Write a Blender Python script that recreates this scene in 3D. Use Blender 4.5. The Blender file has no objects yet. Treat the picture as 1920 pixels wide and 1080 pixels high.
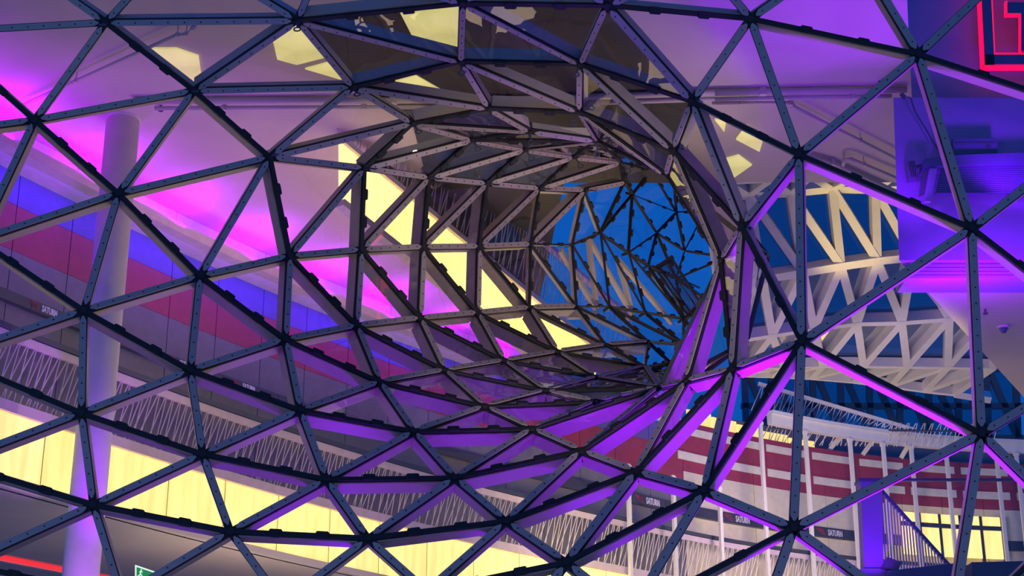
import bpy, math, random
from mathutils import Vector as V
random.seed(7)
C = bpy.context.scene.collection
# ---------------------------------------------------------------- camera, sky, exposure
FPX = 3000.0
PITCH = math.atan(1110.0 / FPX)
CAM = V((0, 0, 1.6))
cd = bpy.data.cameras.new('camera'); cam = bpy.data.objects.new('camera', cd); C.objects.link(cam)
cd.sensor_width = 36; cd.lens = FPX * 36 / 1920; cd.clip_end = 600
cam.location = CAM; cam.rotation_euler = (math.pi / 2 + PITCH, 0, 0)
scn = bpy.context.scene
scn.camera = cam
scn.view_settings.view_transform = 'Standard'; scn.view_settings.look = 'None'
scn.view_settings.gamma = 1; scn.view_settings.use_curve_mapping = False
scn.view_settings.exposure = 0.0
try:
    scn.cycles.transparent_max_bounces = 40
    scn.cycles.max_bounces = 8
    scn.cycles.sample_clamp_indirect = 4
except Exception:
    pass
w = bpy.data.worlds.new('dusk_sky'); scn.world = w; w.use_nodes = True
nt = w.node_tree; bg = nt.nodes['Background']
tc = nt.nodes.new('ShaderNodeTexCoord'); sp = nt.nodes.new('ShaderNodeSeparateXYZ'); rp = nt.nodes.new('ShaderNodeValToRGB')
nt.links.new(tc.outputs['Generated'], sp.inputs[0]); nt.links.new(sp.outputs['Z'], rp.inputs[0]); nt.links.new(rp.outputs[0], bg.inputs[0])
rp.color_ramp.elements[0].position = 0.0; rp.color_ramp.elements[0].color = (0.004, 0.10, 0.42, 1)
rp.color_ramp.elements[1].position = 0.9; rp.color_ramp.elements[1].color = (0.002, 0.055, 0.36, 1)
bg.inputs[1].default_value = 1.2


def light(name, kind, loc, color, power, target=None, size=1.0, size_y=None, spot=None):
    ld = bpy.data.lights.new(name, kind); ld.color = color; ld.energy = power
    o = bpy.data.objects.new(name, ld); C.objects.link(o); o.location = loc
    if kind == 'AREA':
        ld.size = size
        if size_y:
            ld.shape = 'RECTANGLE'; ld.size_y = size_y
    else:
        ld.shadow_soft_size = size
    if spot:
        ld.spot_size = math.radians(spot); ld.spot_blend = 0.6
    if target is not None:
        o.rotation_euler = (V(target) - V(loc)).to_track_quat('-Z', 'Y').to_euler()
    return o


CP, SPn = math.cos(PITCH), math.sin(PITCH)


def ray(px, py):
    a = (px - 960) / FPX; b = (540 - py) / FPX
    return V((a, CP - b * SPn, SPn + b * CP))


def at(px, py, Y):
    r = ray(px, py); return CAM + r * (Y / r.y)


def atz(px, py, z):
    r = ray(px, py); return CAM + r * ((z - CAM.z) / r.z)


def proj(p):
    d = V(p) - CAM
    dep = d.y * CP + d.z * SPn; up = -d.y * SPn + d.z * CP
    return 960 + FPX * d.x / dep, 540 - FPX * up / dep


PURPLE = (0.26, 0.0, 1.0); MAGENTA = (0.40, 0.0, 1.0); WARM = (1.0, 0.80, 0.50)
# warm light of the shop floors below, shining up into the hall
light('hall_light_warm', 'AREA', (-4, 46, 6.5), (1.0, 0.72, 0.50), 620, (-3, 44, 21), 9, 6)
light('hall_light_warm', 'AREA', (9, 50, 6.5), (1.0, 0.72, 0.50), 620, (9, 50, 21), 8, 6)
light('hall_fill_purple', 'SPOT', (-9, 36, 6.5), (0.36, 0.0, 1.0), 3000, atz(330, 300, 21), 0.3, spot=58)  # added fill without a fixture, tints the left ceiling purple
light('hall_fill_warm', 'SPOT', at(2020, 900, 42), (1.0, 0.78, 0.42), 4500, at(960, 440, 38), 0.3, spot=62)  # added fill out of view, warms the tunnel plates from the right
# purple floodlights inside the foot of the facade
for x, p in ((-7.0, 25), (-3.5, 60), (0.0, 45), (3.0, 100), (5.6, 520), (8.6, 400)):
    o = light('purple_flood', 'AREA', (x, 32.4, 6.2), PURPLE, p, (x, 30.6, 14), 0.7); o.data.spread = math.radians(110)
light('ceiling_flood', 'SPOT', at(1640, 330, 33.2), PURPLE, 420, atz(1530, 20, 21), 0.2, spot=85)
light('funnel_fill', 'SPOT', (3.5, 14, 3), (1.0, 0.80, 0.48), 11000, at(1000, 440, 37), 0.3, spot=24)  # unseen warm spot added to brighten the funnel mouth
# street lamps on the pavement behind the camera
for x in (-9, 9):
    light('street_lamp', 'POINT', (x, 8, 6.5), (1.0, 0.80, 0.62), 1100, None, 0.4)

# ---------------------------------------------------------------- materials
MATS = {}


def mat(name, col, rough=0.5, metal=0.0, emit=None, es=0.0, noise=0.08, scale=3.0, bump=0.0, stretch=None):
    if name in MATS:
        return MATS[name]
    m = bpy.data.materials.new(name); m.use_nodes = True; MATS[name] = m
    n = m.node_tree.nodes; l = m.node_tree.links; b = n['Principled BSDF']
    b.inputs['Roughness'].default_value = rough; b.inputs['Metallic'].default_value = metal
    t = n.new('ShaderNodeTexCoord'); nz = n.new('ShaderNodeTexNoise')
    nz.inputs['Scale'].default_value = scale; nz.inputs['Detail'].default_value = 4
    if stretch:
        mp = n.new('ShaderNodeMapping'); mp.inputs['Scale'].default_value = stretch
        l.new(t.outputs['Object'], mp.inputs['Vector']); l.new(mp.outputs[0], nz.inputs['Vector'])
    else:
        l.new(t.outputs['Object'], nz.inputs['Vector'])
    r = n.new('ShaderNodeValToRGB'); l.new(nz.outputs['Fac'], r.inputs[0])
    r.color_ramp.elements[0].position = 0.3; r.color_ramp.elements[1].position = 0.7
    r.color_ramp.elements[0].color = (*[c * (1 - noise) for c in col], 1)
    r.color_ramp.elements[1].color = (*[min(1, c * (1 + noise)) for c in col], 1)
    l.new(r.outputs[0], b.inputs['Base Color'])
    if bump:
        bp = n.new('ShaderNodeBump'); bp.inputs['Strength'].default_value = bump; bp.inputs['Distance'].default_value = 0.02
        l.new(nz.outputs['Fac'], bp.inputs['Height']); l.new(bp.outputs[0], b.inputs['Normal'])
    if emit:
        e = n.new('ShaderNodeValToRGB'); l.new(nz.outputs['Fac'], e.inputs[0])
        e.color_ramp.elements[0].position = 0.25; e.color_ramp.elements[1].position = 0.75
        e.color_ramp.elements[0].color = (*[c * (1 - noise) for c in emit], 1); e.color_ramp.elements[1].color = (*emit, 1)
        l.new(e.outputs[0], b.inputs['Emission Color']); b.inputs['Emission Strength'].default_value = es
    return m


def glass(name, tint=(0.9, 0.93, 0.96), ior=1.5, boost=1.0, wave=0.0):
    m = bpy.data.materials.new(name); m.use_nodes = True; MATS[name] = m
    n = m.node_tree.nodes; l = m.node_tree.links; n.clear()
    out = n.new('ShaderNodeOutputMaterial'); mix = n.new('ShaderNodeMixShader')
    tr = n.new('ShaderNodeBsdfTransparent'); tr.inputs[0].default_value = (*tint, 1)
    gl = n.new('ShaderNodeBsdfGlossy'); gl.inputs['Roughness'].default_value = 0.0
    fr = n.new('ShaderNodeFresnel'); fr.inputs['IOR'].default_value = ior
    mu = n.new('ShaderNodeMath'); mu.operation = 'MULTIPLY'; mu.inputs[1].default_value = boost; mu.use_clamp = True
    l.new(fr.outputs[0], mu.inputs[0]); l.new(mu.outputs[0], mix.inputs[0])
    l.new(tr.outputs[0], mix.inputs[1]); l.new(gl.outputs[0], mix.inputs[2]); l.new(mix.outputs[0], out.inputs[0])
    if wave:
        t = n.new('ShaderNodeTexCoord'); nz = n.new('ShaderNodeTexNoise'); nz.inputs['Scale'].default_value = 0.9
        bp = n.new('ShaderNodeBump'); bp.inputs['Strength'].default_value = wave; bp.inputs['Distance'].default_value = 0.05
        l.new(t.outputs['Object'], nz.inputs['Vector']); l.new(nz.outputs['Fac'], bp.inputs['Height'])
        l.new(bp.outputs[0], gl.inputs['Normal'])
    return m


M = dict(
    plate=mat('anodised_cover_plate', (0.30, 0.24, 0.22), 0.5, 0.0, noise=0.05),
    black=mat('black_gasket_rubber', (0.008, 0.008, 0.010), 0.75, noise=0.2),
    bolt=mat('dark_bolt_steel', (0.01, 0.01, 0.012), 0.5),
    steel=mat('light_painted_steel', (0.50, 0.44, 0.36), 0.5, noise=0.04),
    white=mat('white_painted_steel', (0.74, 0.72, 0.68), 0.4, noise=0.04),
    dark=mat('dark_painted_steel', (0.05, 0.055, 0.075), 0.4),
    darkblue=mat('slate_blue_sheet_metal', (0.05, 0.06, 0.13), 0.5),
    ceil=mat('matt_ceiling_plaster', (0.54, 0.46, 0.42), 0.9, noise=0.05, scale=0.6),
    soffit=mat('beige_soffit_plaster', (0.62, 0.56, 0.50), 0.9, noise=0.05, scale=0.6),
    conc=mat('white_column_plaster', (0.70, 0.66, 0.66), 0.75, noise=0.04),
    wblue=mat('violet_wall_paint', (0.12, 0.08, 0.36), 0.7),
    wred=mat('crimson_wall_paint', (0.30, 0.035, 0.075), 0.65),
    wgrey=mat('grey_metal_wall_panel', (0.15, 0.14, 0.18), 0.5),
    wcream=mat('cream_wall_plaster', (0.66, 0.60, 0.48), 0.8),
    stripe=mat('cream_stripe_paint', (0.70, 0.66, 0.58), 0.7),
    fascia=mat('dark_fascia_board', (0.045, 0.045, 0.07), 0.45),
    letter=mat('pale_grey_lettering', (0.55, 0.52, 0.62), 0.5, emit=(0.6, 0.5, 0.9), es=0.12),
    logo=mat('red_logo_line', (0.5, 0.03, 0.06), 0.5),
    rod=mat('pale_balustrade_rod', (0.72, 0.66, 0.62), 0.5),
    rail=mat('ledge_paint_with_pink_glow', (0.62, 0.50, 0.56), 0.5),
    yellow=mat('backlit_yellow_panel', (0.8, 0.7, 0.3), 0.6, emit=(1.0, 0.74, 0.19), es=1.45, noise=0.3, scale=1.0, stretch=(3.5, 3.5, 0.35)),
    yreflect=mat('reflection_glow', (0.8, 0.7, 0.3), 0.6, emit=(0.85, 0.80, 0.24), es=0.75, noise=0.35, scale=0.6),  # glow of the glass reflections, put into an emissive colour
    ybright=mat('bright_backlit_panel', (0.8, 0.7, 0.3), 0.6, emit=(1.0, 0.80, 0.21), es=2.4, noise=0.25, scale=1.0, stretch=(3.5, 3.5, 0.35)),
    yline=mat('panel_joint_brown', (0.25, 0.18, 0.06), 0.6),
    wallp=mat('lilac_wall_plaster', (0.20, 0.15, 0.36), 0.85, noise=0.03),
    neon=mat('red_neon_edge', (0.6, 0, 0.05), 0.5, emit=(1.0, 0.0, 0.025), es=3.2, noise=0.05),
    redled=mat('red_led_strip', (0.6, 0.02, 0.02), 0.5, emit=(1.0, 0.03, 0.03), es=1.1),
    green=mat('green_exit_face', (0.02, 0.3, 0.08), 0.5, emit=(0.03, 0.30, 0.07), es=0.7),
    exitw=mat('lit_exit_pictogram', (0.8, 0.9, 0.8), 0.5, emit=(0.8, 1.0, 0.8), es=1.0),
    rust=mat('rust_brown_steel', (0.10, 0.05, 0.035), 0.7),
    glint=mat('small_led_dot', (1, 1, 1), 0.5, emit=(0.8, 0.7, 1.0), es=3),
)
GL = glass('clear_facade_glass', (0.88, 0.88, 0.90), 1.5, 1.2, 0.15)
GLE = glass('end_glass', (0.95, 0.96, 0.98), 1.4, 0.5)
GLT = glass('tinted_tunnel_glass', (0.78, 0.78, 0.78), 1.6, 1.6, 0.3)
GLR = glass('roof_glass', (0.26, 0.34, 0.40), 1.5, 0.8)


# ---------------------------------------------------------------- mesh helpers
class MB:
    def __init__(s):
        s.v = []; s.f = []; s.m = []

    def face(s, pts, mi=0):
        i = len(s.v); s.v += [V(p) for p in pts]; s.f.append(tuple(range(i, i + len(pts)))); s.m.append(mi)

    def prism(s, poly, ext, mi=0):
        i = len(s.v); n = len(poly); e = V(ext)
        s.v += [V(p) for p in poly] + [V(p) + e for p in poly]
        s.f.append(tuple(range(i + n - 1, i - 1, -1))); s.f.append(tuple(range(i + n, i + 2 * n)))
        for k in range(n):
            s.f.append((i + k, i + (k + 1) % n, i + n + (k + 1) % n, i + n + k))
        s.m += [mi] * (n + 2)

    def box(s, c, u, v, w, mi=0):
        c, u, v, w = V(c), V(u), V(v), V(w)
        s.prism([c - u - v - w, c + u - v - w, c + u + v - w, c - u + v - w], 2 * w, mi)

    def bx(s, x0, x1, y0, y1, z0, z1, mi=0):
        s.prism([(x0, y0, z0), (x1, y0, z0), (x1, y1, z0), (x0, y1, z0)], (0, 0, z1 - z0), mi)

    def tube(s, p, q, r, n=6, mi=0, r2=None):
        p, q = V(p), V(q); d = (q - p).normalized()
        a = d.orthogonal().normalized(); b = d.cross(a); r2 = r if r2 is None else r2
        i = len(s.v)
        for (o, rr) in ((p, r), (q, r2)):
            for k in range(n):
                t = 2 * math.pi * k / n; s.v.append(o + (a * math.cos(t) + b * math.sin(t)) * rr)
        for k in range(n):
            s.f.append((i + k, i + (k + 1) % n, i + n + (k + 1) % n, i + n + k))
        s.f.append(tuple(range(i + n - 1, i - 1, -1))); s.f.append(tuple(range(i + n, i + 2 * n)))
        s.m += [mi] * (n + 2)

    def beam(s, p, q, n, wd, dp, mi=0, off=0.0):
        """box from p to q, width wd across, depth dp from off inwards along -n"""
        p, q, n = V(p), V(q), V(n).normalized(); d = (q - p).normalized()
        a = d.cross(n).normalized(); n = a.cross(d).normalized()
        c = (p + q) / 2 + n * (off - dp / 2)
        s.box(c, d * ((q - p).length / 2), a * (wd / 2), n * (dp / 2), mi)


def tag(o, label=None, cat=None, group=None, kind=None):
    if label: o['label'] = label
    if cat: o['category'] = cat
    if group: o['group'] = group
    if kind: o['kind'] = kind
    return o


WLOC = {}


def empty(name, loc, label=None, cat=None, group=None, kind=None):
    o = bpy.data.objects.new(name, None); C.objects.link(o); o.location = loc; o.empty_display_size = 0.2
    WLOC[o.name] = V(loc)
    return tag(o, label, cat, group, kind)


def obj(name, mb, mats, parent=None, smooth=False):
    if not isinstance(mats, (list, tuple)): mats = [mats]
    n = len(mb.v); c = V((0, 0, 0))
    for p in mb.v: c += p
    c /= max(1, n)
    if parent is None:
        c.z = min(p.z for p in mb.v)
    me = bpy.data.meshes.new(name)
    me.from_pydata([tuple(p - c) for p in mb.v], [], mb.f)
    for m in mats: me.materials.append(m)
    me.polygons.foreach_set('material_index', mb.m)
    if smooth: me.polygons.foreach_set('use_smooth', [True] * len(mb.f))
    me.update()
    o = bpy.data.objects.new(name, me); C.objects.link(o)
    if parent is not None:
        o.parent = parent; o.location = c - WLOC[parent.name]
    else:
        o.location = c
    WLOC[o.name] = c
    return o


# ================================================================ THE SETTING
ZC = 21.0                      # hall ceiling height
# plan path of the gallery front: found from the sloping line of the dark fascia
P0 = at(90, 590, 41.5); ZF = P0.z
ctrl = [atz(-330, 400, ZF), atz(-100, 510, ZF), P0, atz(470, 735, ZF), atz(850, 853, ZF), atz(1225, 945, ZF), atz(1395, 978, ZF),
        atz(1570, 1003, ZF), atz(1740, 1018, ZF), atz(1930, 1026, ZF), atz(2100, 1026, ZF)]
ctrl = [V((p.x, p.y)) for p in ctrl]
pts = []
for i in range(len(ctrl) - 1):
    p0 = ctrl[max(0, i - 1)]; p1 = ctrl[i]; p2 = ctrl[i + 1]; p3 = ctrl[min(len(ctrl) - 1, i + 2)]
    for k in range(16):
        t = k / 16
        pts.append(0.5 * ((2 * p1) + (p2 - p0) * t + (2 * p0 - 5 * p1 + 4 * p2 - p3) * t * t + (3 * p1 - p0 - 3 * p2 + p3) * t ** 3))
pts.append(ctrl[-1])
for _ in range(20):
    pts = [pts[0]] + [(pts[i - 1] + pts[i] * 2 + pts[i + 1]) / 4 for i in range(1, len(pts) - 1)] + [pts[-1]]
cum = [0.0]
for a, b in zip(pts, pts[1:]): cum.append(cum[-1] + (b - a).length)
SL = cum[-1]


def pp(s, off=0.0):
    """point on the gallery path; off > 0 is towards the camera"""
    s = min(max(s, 0), SL - 1e-4)
    i = next(k for k in range(len(cum) - 1) if cum[k + 1] >= s)
    t = (s - cum[i]) / (cum[i + 1] - cum[i]); p = pts[i].lerp(pts[i + 1], t)
    d = (pts[min(i + 2, len(pts) - 1)] - pts[max(i - 1, 0)]).normalized()
    n = V((d.y, -d.x))
    return p + n * off, d, n


def s_at(px, z, off=0.0):
    best = min(range(0, 2001), key=lambda k: abs(proj((*pp(SL * k / 2000, off)[0], z))[0] - px))
    return SL * best / 2000


def strip(mb, s0, s1, z0, z1, off=0.0, thick=0.12, mi=0, step=1.2, dz=None):
    n = max(1, int((s1 - s0) / step + 0.5)); prev = None
    for k in range(n + 1):
        s = s0 + (s1 - s0) * k / n
        a = pp(s, off)[0]; b = pp(s, off - thick)[0]
        e = dz(s) if dz else 0
        cur = [V((a.x, a.y, z0 + e)), V((a.x, a.y, z1 + e)), V((b.x, b.y, z1 + e)), V((b.x, b.y, z0 + e))]
        if prev:
            for j in range(4):
                mb.face([prev[j], cur[j], cur[(j + 1) % 4], prev[(j + 1) % 4]], mi)
        else:
            mb.face(cur, mi)
        prev = cur
    mb.face(prev[::-1], mi)


# ceiling: solid plaster, open to the glass roof at the back right
sA = s_at(1000, ZC)
cp = [V((-40, 30.9, ZC)), atz(1697, -85, ZC), atz(1706, 119, ZC), atz(1740, 200, ZC), V((18, 43.4, ZC)), V((1.45, 43.4, ZC))]
e1 = pp(sA, -1.0)[0]
cp.append(V((e1.x, e1.y, ZC)))
for k in range(12, -1, -1):
    q = pp(sA * k / 12, -1.0)[0]; cp.append(V((q.x, q.y, ZC)))
mb = MB(); mb.prism(cp, (0, 0, 0.4))
tag(obj('ceiling', mb, M['ceil']), 'mauve lit plaster ceiling over the hall with sprinkler pipes', kind='structure')

# wall behind the gallery: painted bands, panel by panel
zb_top, zb_blue, zb_red, zb_grey = 20.35, 18.85, 17.55, 15.1
wl = empty('wall_left', (*pp(SL * 0.4)[0], 11), 'long receding wall with violet, crimson and grey panel bands', kind='structure')
npan = 30
s_str = s_at(1290, 18.5)
for k in range(npan):
    a, b = SL * k / npan + 0.015, SL * (k + 1) / npan - 0.015
    far = a > s_str - 2
    if not far:
        mb = MB(); strip(mb, a, b, zb_blue, 19.74); obj('violet_panel', mb, M['wblue'], wl)
        mb = MB(); strip(mb, a, b, 19.86, ZC - 0.01); obj('cove_panel', mb, M['white'], wl)
    mb = MB(); strip(mb, a, b, zb_red + (0.35 if far else 0), zb_blue - 0.01); obj('crimson_panel', mb, M['wred'], wl)
    mb = MB(); strip(mb, a, b, zb_grey - 2.4, zb_red - 0.01 + (0.35 if far else 0)); obj('grey_panel', mb, M['wgrey'] if not far else M['wcream'], wl)
    mb = MB(); strip(mb, a - 0.015, b + 0.015, 11.0, zb_grey - 2.4, -0.3); obj('lower_panel', mb, M['wcream'], wl)
# cove with LED light below the ceiling
mb = MB(); strip(mb, 0, sA, 19.75, 19.85, 1.1, 1.1); strip(mb, 0, sA, 19.85, 20.05, 1.1, 0.1)
tag(obj('trim_1', mb, M['rail']), 'pale cove ledge hiding purple lights under the ceiling', kind='structure')  # pink glow of the cove light is put into the ledge colour
for k in range(9):
    s = sA * (k + 0.5) / 9; p, d, n = pp(s, 0.4)
    o = light('cove_light', 'AREA', (p.x, p.y, 19.95), MAGENTA, 300, (p.x + n.x * 0.3, p.y + n.y * 0.3, 21), sA / 9 * 0.95, 0.3)
    o.rotation_euler = (math.pi, 0, -math.atan2(d.y, d.x))

for k in range(7):
    s = sA * (k + 0.5) / 7; p, d, n = pp(s, 0.8)
    o = light('wall_washer', 'AREA', (p.x, p.y, 19.7), (0.13, 0.01, 1.0), 75, (p.x - n.x * 0.9, p.y - n.y * 0.9, 17.6), sA / 7 * 0.9, 0.2)
# fascia with lettering
ff = empty('fascia_board', (*pp(SL * 0.4, 0.3)[0], ZF - 0.25), 'long dark fascia band running across the grey wall panels', 'fascia')
nf = 18
for k in range(nf):
    mb = MB(); strip(mb, SL * k / nf, SL * (k + 1) / nf - 0.02, ZF - (0.15 if k < 9 else 0.22), ZF + (0.14 if k < 9 else 0.22), 0.22, 0.2); obj('board', mb, M['fascia'], ff)


def text_mesh(body, h, wd, ext, bold=0.0):
    cu = bpy.data.curves.new('lettering', 'FONT'); cu.body = body; cu.extrude = ext; cu.offset = bold; cu.resolution_u = 2
    o = bpy.data.objects.new('lettering', cu); C.objects.link(o)
    dg = bpy.context.evaluated_depsgraph_get(); dg.update()
    me = bpy.data.meshes.new_from_object(o.evaluated_get(dg)); bpy.data.objects.remove(o)
    xs = [v.co.x for v in me.vertices]; ys = [v.co.y for v in me.vertices]
    sx = wd / (max(xs) - min(xs)); sy = h / (max(ys) - min(ys)); x0, y0 = min(xs), min(ys)
    for v in me.vertices:
        v.co.x = (v.co.x - x0) * sx; v.co.y = (v.co.y - y0) * sy
    return me


tme = text_mesh('SATURN', 0.19, 0.56, 0.012, 0.02); tme.materials.append(M['letter'])
where = ['left of the white column', 'just right of the white column', 'above the sloping rods right of the column', 'on the dark band in the lower left middle',
         'leftmost of the three at lower right', 'middle one of the three at lower right', 'nearest the purple post at lower right']
for i, px in enumerate((80, 226, 338, 455, 1212, 1380, 1553)):
    s = s_at(px, ZF, 0.25); p, d, n = pp(s, 0.24); g = 1.0 if px < 900 else 1.45
    e = empty('shop_sign', (p.x, p.y, ZF - 0.095 * g), 'small SATURN lettering with red ring logo, ' + where[i], 'sign', 'repeated shop signs on the dark fascia')
    o = bpy.data.objects.new('lettering', tme); C.objects.link(o); o.parent = e
    o.rotation_euler = (math.pi / 2, 0, math.atan2(d.y, d.x)); o.scale = (g, g, 1)
    mb = MB(); dd = V((d.x, d.y, 0)); nn = V((n.x, n.y, 0)); c0 = V((p.x, p.y, ZF)) - dd * 0.26 * g
    prev = None
    for k in range(15):                                       # tilted ring and planet arc
        t = 0.4 + 5.2 * k / 14
        q = c0 + dd * (g * (0.17 * math.cos(t) - 0.04 * math.sin(t))) + V((0, 0, g * (0.06 * math.sin(t) - 0.08 * math.cos(t))))
        if prev: mb.beam(prev, q, nn, 0.015, 0.02)
        prev = q
    prev = None
    for k in range(9):
        t = 0.3 + 2.6 * k / 8; q = c0 + dd * (g * 0.085 * math.cos(t)) + V((0, 0, g * 0.085 * math.sin(t)))
        if prev: mb.beam(prev, q, nn, 0.018, 0.02)
        prev = q
    obj('ring_logo', mb, M['logo'], e)


# balustrade with slanted rods
def rods(mb, pa, pb, za0, za1, zb0, zb1, r=0.018, pitch=0.27, mi=0):
    """slanted rod pairs between two plan points"""
    pa, pb = V(pa), V(pb); L = (pb - pa).length; n = int(L / pitch); d = (pb - pa).normalized()
    for k in range(n):
        t = (k + 0.5) / n
        for j, sl in ((0, -0.70), (1, -0.34)):
            tt = t + j * 0.06 / L; t2 = tt + sl * (0.8 + 0.4 * random.random()) / L
            p = pa.lerp(pb, tt); q = pa.lerp(pb, t2)
            zt = za1 + (zb1 - za1) * tt; zb = za0 + (zb0 - za0) * t2
            mb.tube((p.x, p.y, zt), (q.x, q.y, zb), r, 4, mi)


OB = 1.0
zr = 14.85; zq = 13.05
bl = empty('balustrade', (*pp(SL * 0.4, OB)[0], zq), 'gallery balustrade of slanted pale rods above the yellow light band', 'balustrade')
mb = MB(); strip(mb, 0, SL, zr + 0.02, zr + 0.16, OB + 0.12, 0.3); obj('handrail', mb, M['dark'], bl)
mb = MB(); strip(mb, 0, SL, zr - 0.22, zr, OB + 0.05, 0.1); obj('top_rail', mb, M['rail'], bl)
mb = MB(); strip(mb, 0, SL, zq - 0.28, zq, OB + 0.08, 0.3); obj('base_rail', mb, M['rail'], bl)
nb = 26
for k in range(nb):
    a, b = SL * k / nb, SL * (k + 1) / nb
    mb = MB(); rods(mb, pp(a, OB)[0], pp(b, OB)[0], zq, zr - 0.2, zq, zr - 0.2); obj('rod_bay', mb, M['rod'], bl)
# yellow light band below
zy1, zy0 = 12.75, 11.05
yb = empty('light_band', (*pp(SL * 0.4, OB)[0], zy0), 'long glowing yellow panel band under the gallery balustrade', 'light')
ny = 26
for k in range(ny):
    a, b = SL * k / ny, SL * (k + 1) / ny - 0.05
    mb = MB(); strip(mb, a, b, zy0, zy1, OB, 0.08); obj('light_panel', mb, M['yellow'], yb)
    mb = MB(); strip(mb, b - 0.005, b + 0.055, zy0, zy1, OB - 0.02, 0.06); obj('joint_strip', mb, M['yline'], yb)
mb = MB(); strip(mb, 0, SL, zy0 - 0.22, zy0 - 0.02, OB + 0.1, 0.3); obj('bottom_trim', mb, M['soffit'], yb)
# soffit under the gallery, back wall under it
mb = MB()
ring = []
for k in range(31):
    p, d, n = pp(SL * k / 30, OB - 0.1); ring.append(V((p.x, p.y, zy0 - 0.22)))
for k in range(30):
    a, b = ring[k], ring[k + 1]
    mb.prism([a, b, b + V((-6, 16, 0)), a + V((-6, 16, 0))], (0, 0, 0.15))
tag(obj('ceiling_lower', mb, M['soffit']), 'beige soffit under the gallery at the lower left', kind='structure')
mb = MB(); mb.bx(-60, 45, 80, 80.3, 0, 11); tag(obj('wall_back', mb, M['wcream']), 'plain beige wall under the gallery', kind='structure')
mb = MB(); mb.bx(-60, 45, 30.6, 90, -0.3, 0); tag(obj('floor', mb, mat('stone_floor', (0.35, 0.32, 0.30), 0.4)), 'hall floor below the view', kind='structure')
# ---------------------------------------------------------------- column
cb = at(231, 226, 39.2); cx, cy = cb.x, cb.y
col = empty('column', (cx, cy, 0), 'tall round white column at left with purple light on it', 'column')
mb = MB(); mb.tube((cx, cy, 0), (cx, cy, ZC), 0.45, 40); obj('shaft', mb, M['conc'], col, True)
light('column_uplight', 'SPOT', (cx + 1.2, cy - 2.2, 5.5), (0.62, 0.16, 1.0), 900, (cx, cy, 14), 0.15, spot=60)
mb = MB(); mb.tube((cx, cy, ZC - 0.06), (cx, cy, ZC - 0.001), 0.47, 40); obj('collar', mb, M['conc'], col)

# ---------------------------------------------------------------- pipes on the ceiling
PG = 'sprinkler pipes under the ceiling'


def pipe(name, pxs, r, label, zoff=0.25, hang=2):
    P = [atz(x, y, ZC - zoff) for x, y in pxs]
    e = empty(name, P[0], label, 'pipe', PG)
    mb = MB()
    for a, b in zip(P, P[1:]): mb.tube(a, b, r, 8)
    obj('pipe_run', mb, M['ceil'], e, True)
    tot = sum((b - a).length for a, b in zip(P, P[1:]))
    for k in range(hang):
        t = (k + 0.5) / hang * (len(P) - 1); i = min(int(t), len(P) - 2); q = P[i].lerp(P[i + 1], t - i)
        mb = MB(); mb.tube(q, (q.x, q.y, ZC), 0.015, 5); mb.tube(q - V((0, 0, r * 1.2)), q + V((0, 0, r * 1.2)), r * 1.25, 8); obj('hanger', mb, M['ceil'], e)


pipe('sprinkler_pipe', [(40, 198), (330, 66), (352, 64), (366, 48)], 0.045, 'thin sprinkler pipe running diagonally in the upper left corner', hang=4)
pipe('sprinkler_pipe', [(290, 203), (900, 200), (1340, 186), (1672, 180)], 0.06, 'long straight pipe crossing the whole ceiling', hang=7)
pipe('sprinkler_pipe', [(250, 190), (900, 188), (1340, 174), (1700, 168)], 0.09, 'thicker pale duct beside the long ceiling pipe', 0.12, hang=2)
pipe('sprinkler_pipe', [(1335, 193), (1480, 193), (1488, 200), (1684, 300)], 0.05, 'pipe that bends and slopes down at upper right', hang=4)
pipe('sprinkler_pipe', [(1581, 310), (1583, 299), (1596, 298), (1690, 338)], 0.05, 'short hooked pipe beside the lilac wall edge', hang=2)
pipe('sprinkler_pipe', [(1505, 290), (1560, 305), (1690, 365)], 0.08, 'lowest pale duct above the white lattice', 0.12, hang=1)
for px, py, lb in ((1649, 152, 'small sprinkler head at upper right of the ceiling'), (302, 198, 'small sprinkler head above the white column')):
    q = atz(px, py, ZC); mb = MB(); mb.tube(q, q - V((0, 0, 0.12)), 0.03, 8); mb.tube(q - V((0, 0, 0.12)), q - V((0, 0, 0.16)), 0.07, 10)
    tag(obj('sprinkler', mb, M['dark']), lb, 'sprinkler')
# glowing patches on the ceiling stand in for yellow reflections in the glass
yp = [([(268, 92), (330, 92), (372, 106), (380, 160), (362, 166)], 'glowing patch for a yellow reflection under the upper left node, triangular'),
      ([(512, 78), (556, 50), (600, 85), (612, 108), (556, 122), (520, 112)], 'glowing patch for a yellow reflection below the second top node'),
      ([(572, 130), (618, 118), (640, 150)], 'small glowing wedge for a yellow reflection right of the second top node'),
      ([(748, 20), (862, 8), (862, 106), (826, 98), (775, 72)], 'large glowing patch for a yellow reflection at the top middle'),
      ([(730, 155), (780, 142), (850, 182), (770, 172)], 'glowing patch for a yellow reflection below the top middle one'),
      ([(1340, 225), (1362, 225), (1358, 248)], 'tiny glowing wedge for a yellow reflection at right of the tunnel'),
      ([(1380, 262), (1400, 236), (1432, 258), (1424, 285)], 'glowing patch for a yellow reflection right of the tunnel mouth'),
      ([(1356, 300), (1385, 292), (1410, 310), (1360, 345)], 'pale glowing patch for a reflection beside the dark sloping bar')]
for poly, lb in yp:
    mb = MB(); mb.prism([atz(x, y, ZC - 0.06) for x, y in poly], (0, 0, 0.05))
    e = tag(obj('reflection_patch', mb, M['yreflect']), lb, 'light', 'glowing patches standing in for glass reflections')

# ================================================================ GLASS FACADE AND TUNNEL
N = {}


def nodes(txt):
    for ln in txt.split(';'):
        t = ln.split()
        if t: N[t[0]] = (float(t[1]), float(t[2]), float(t[3]))


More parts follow.
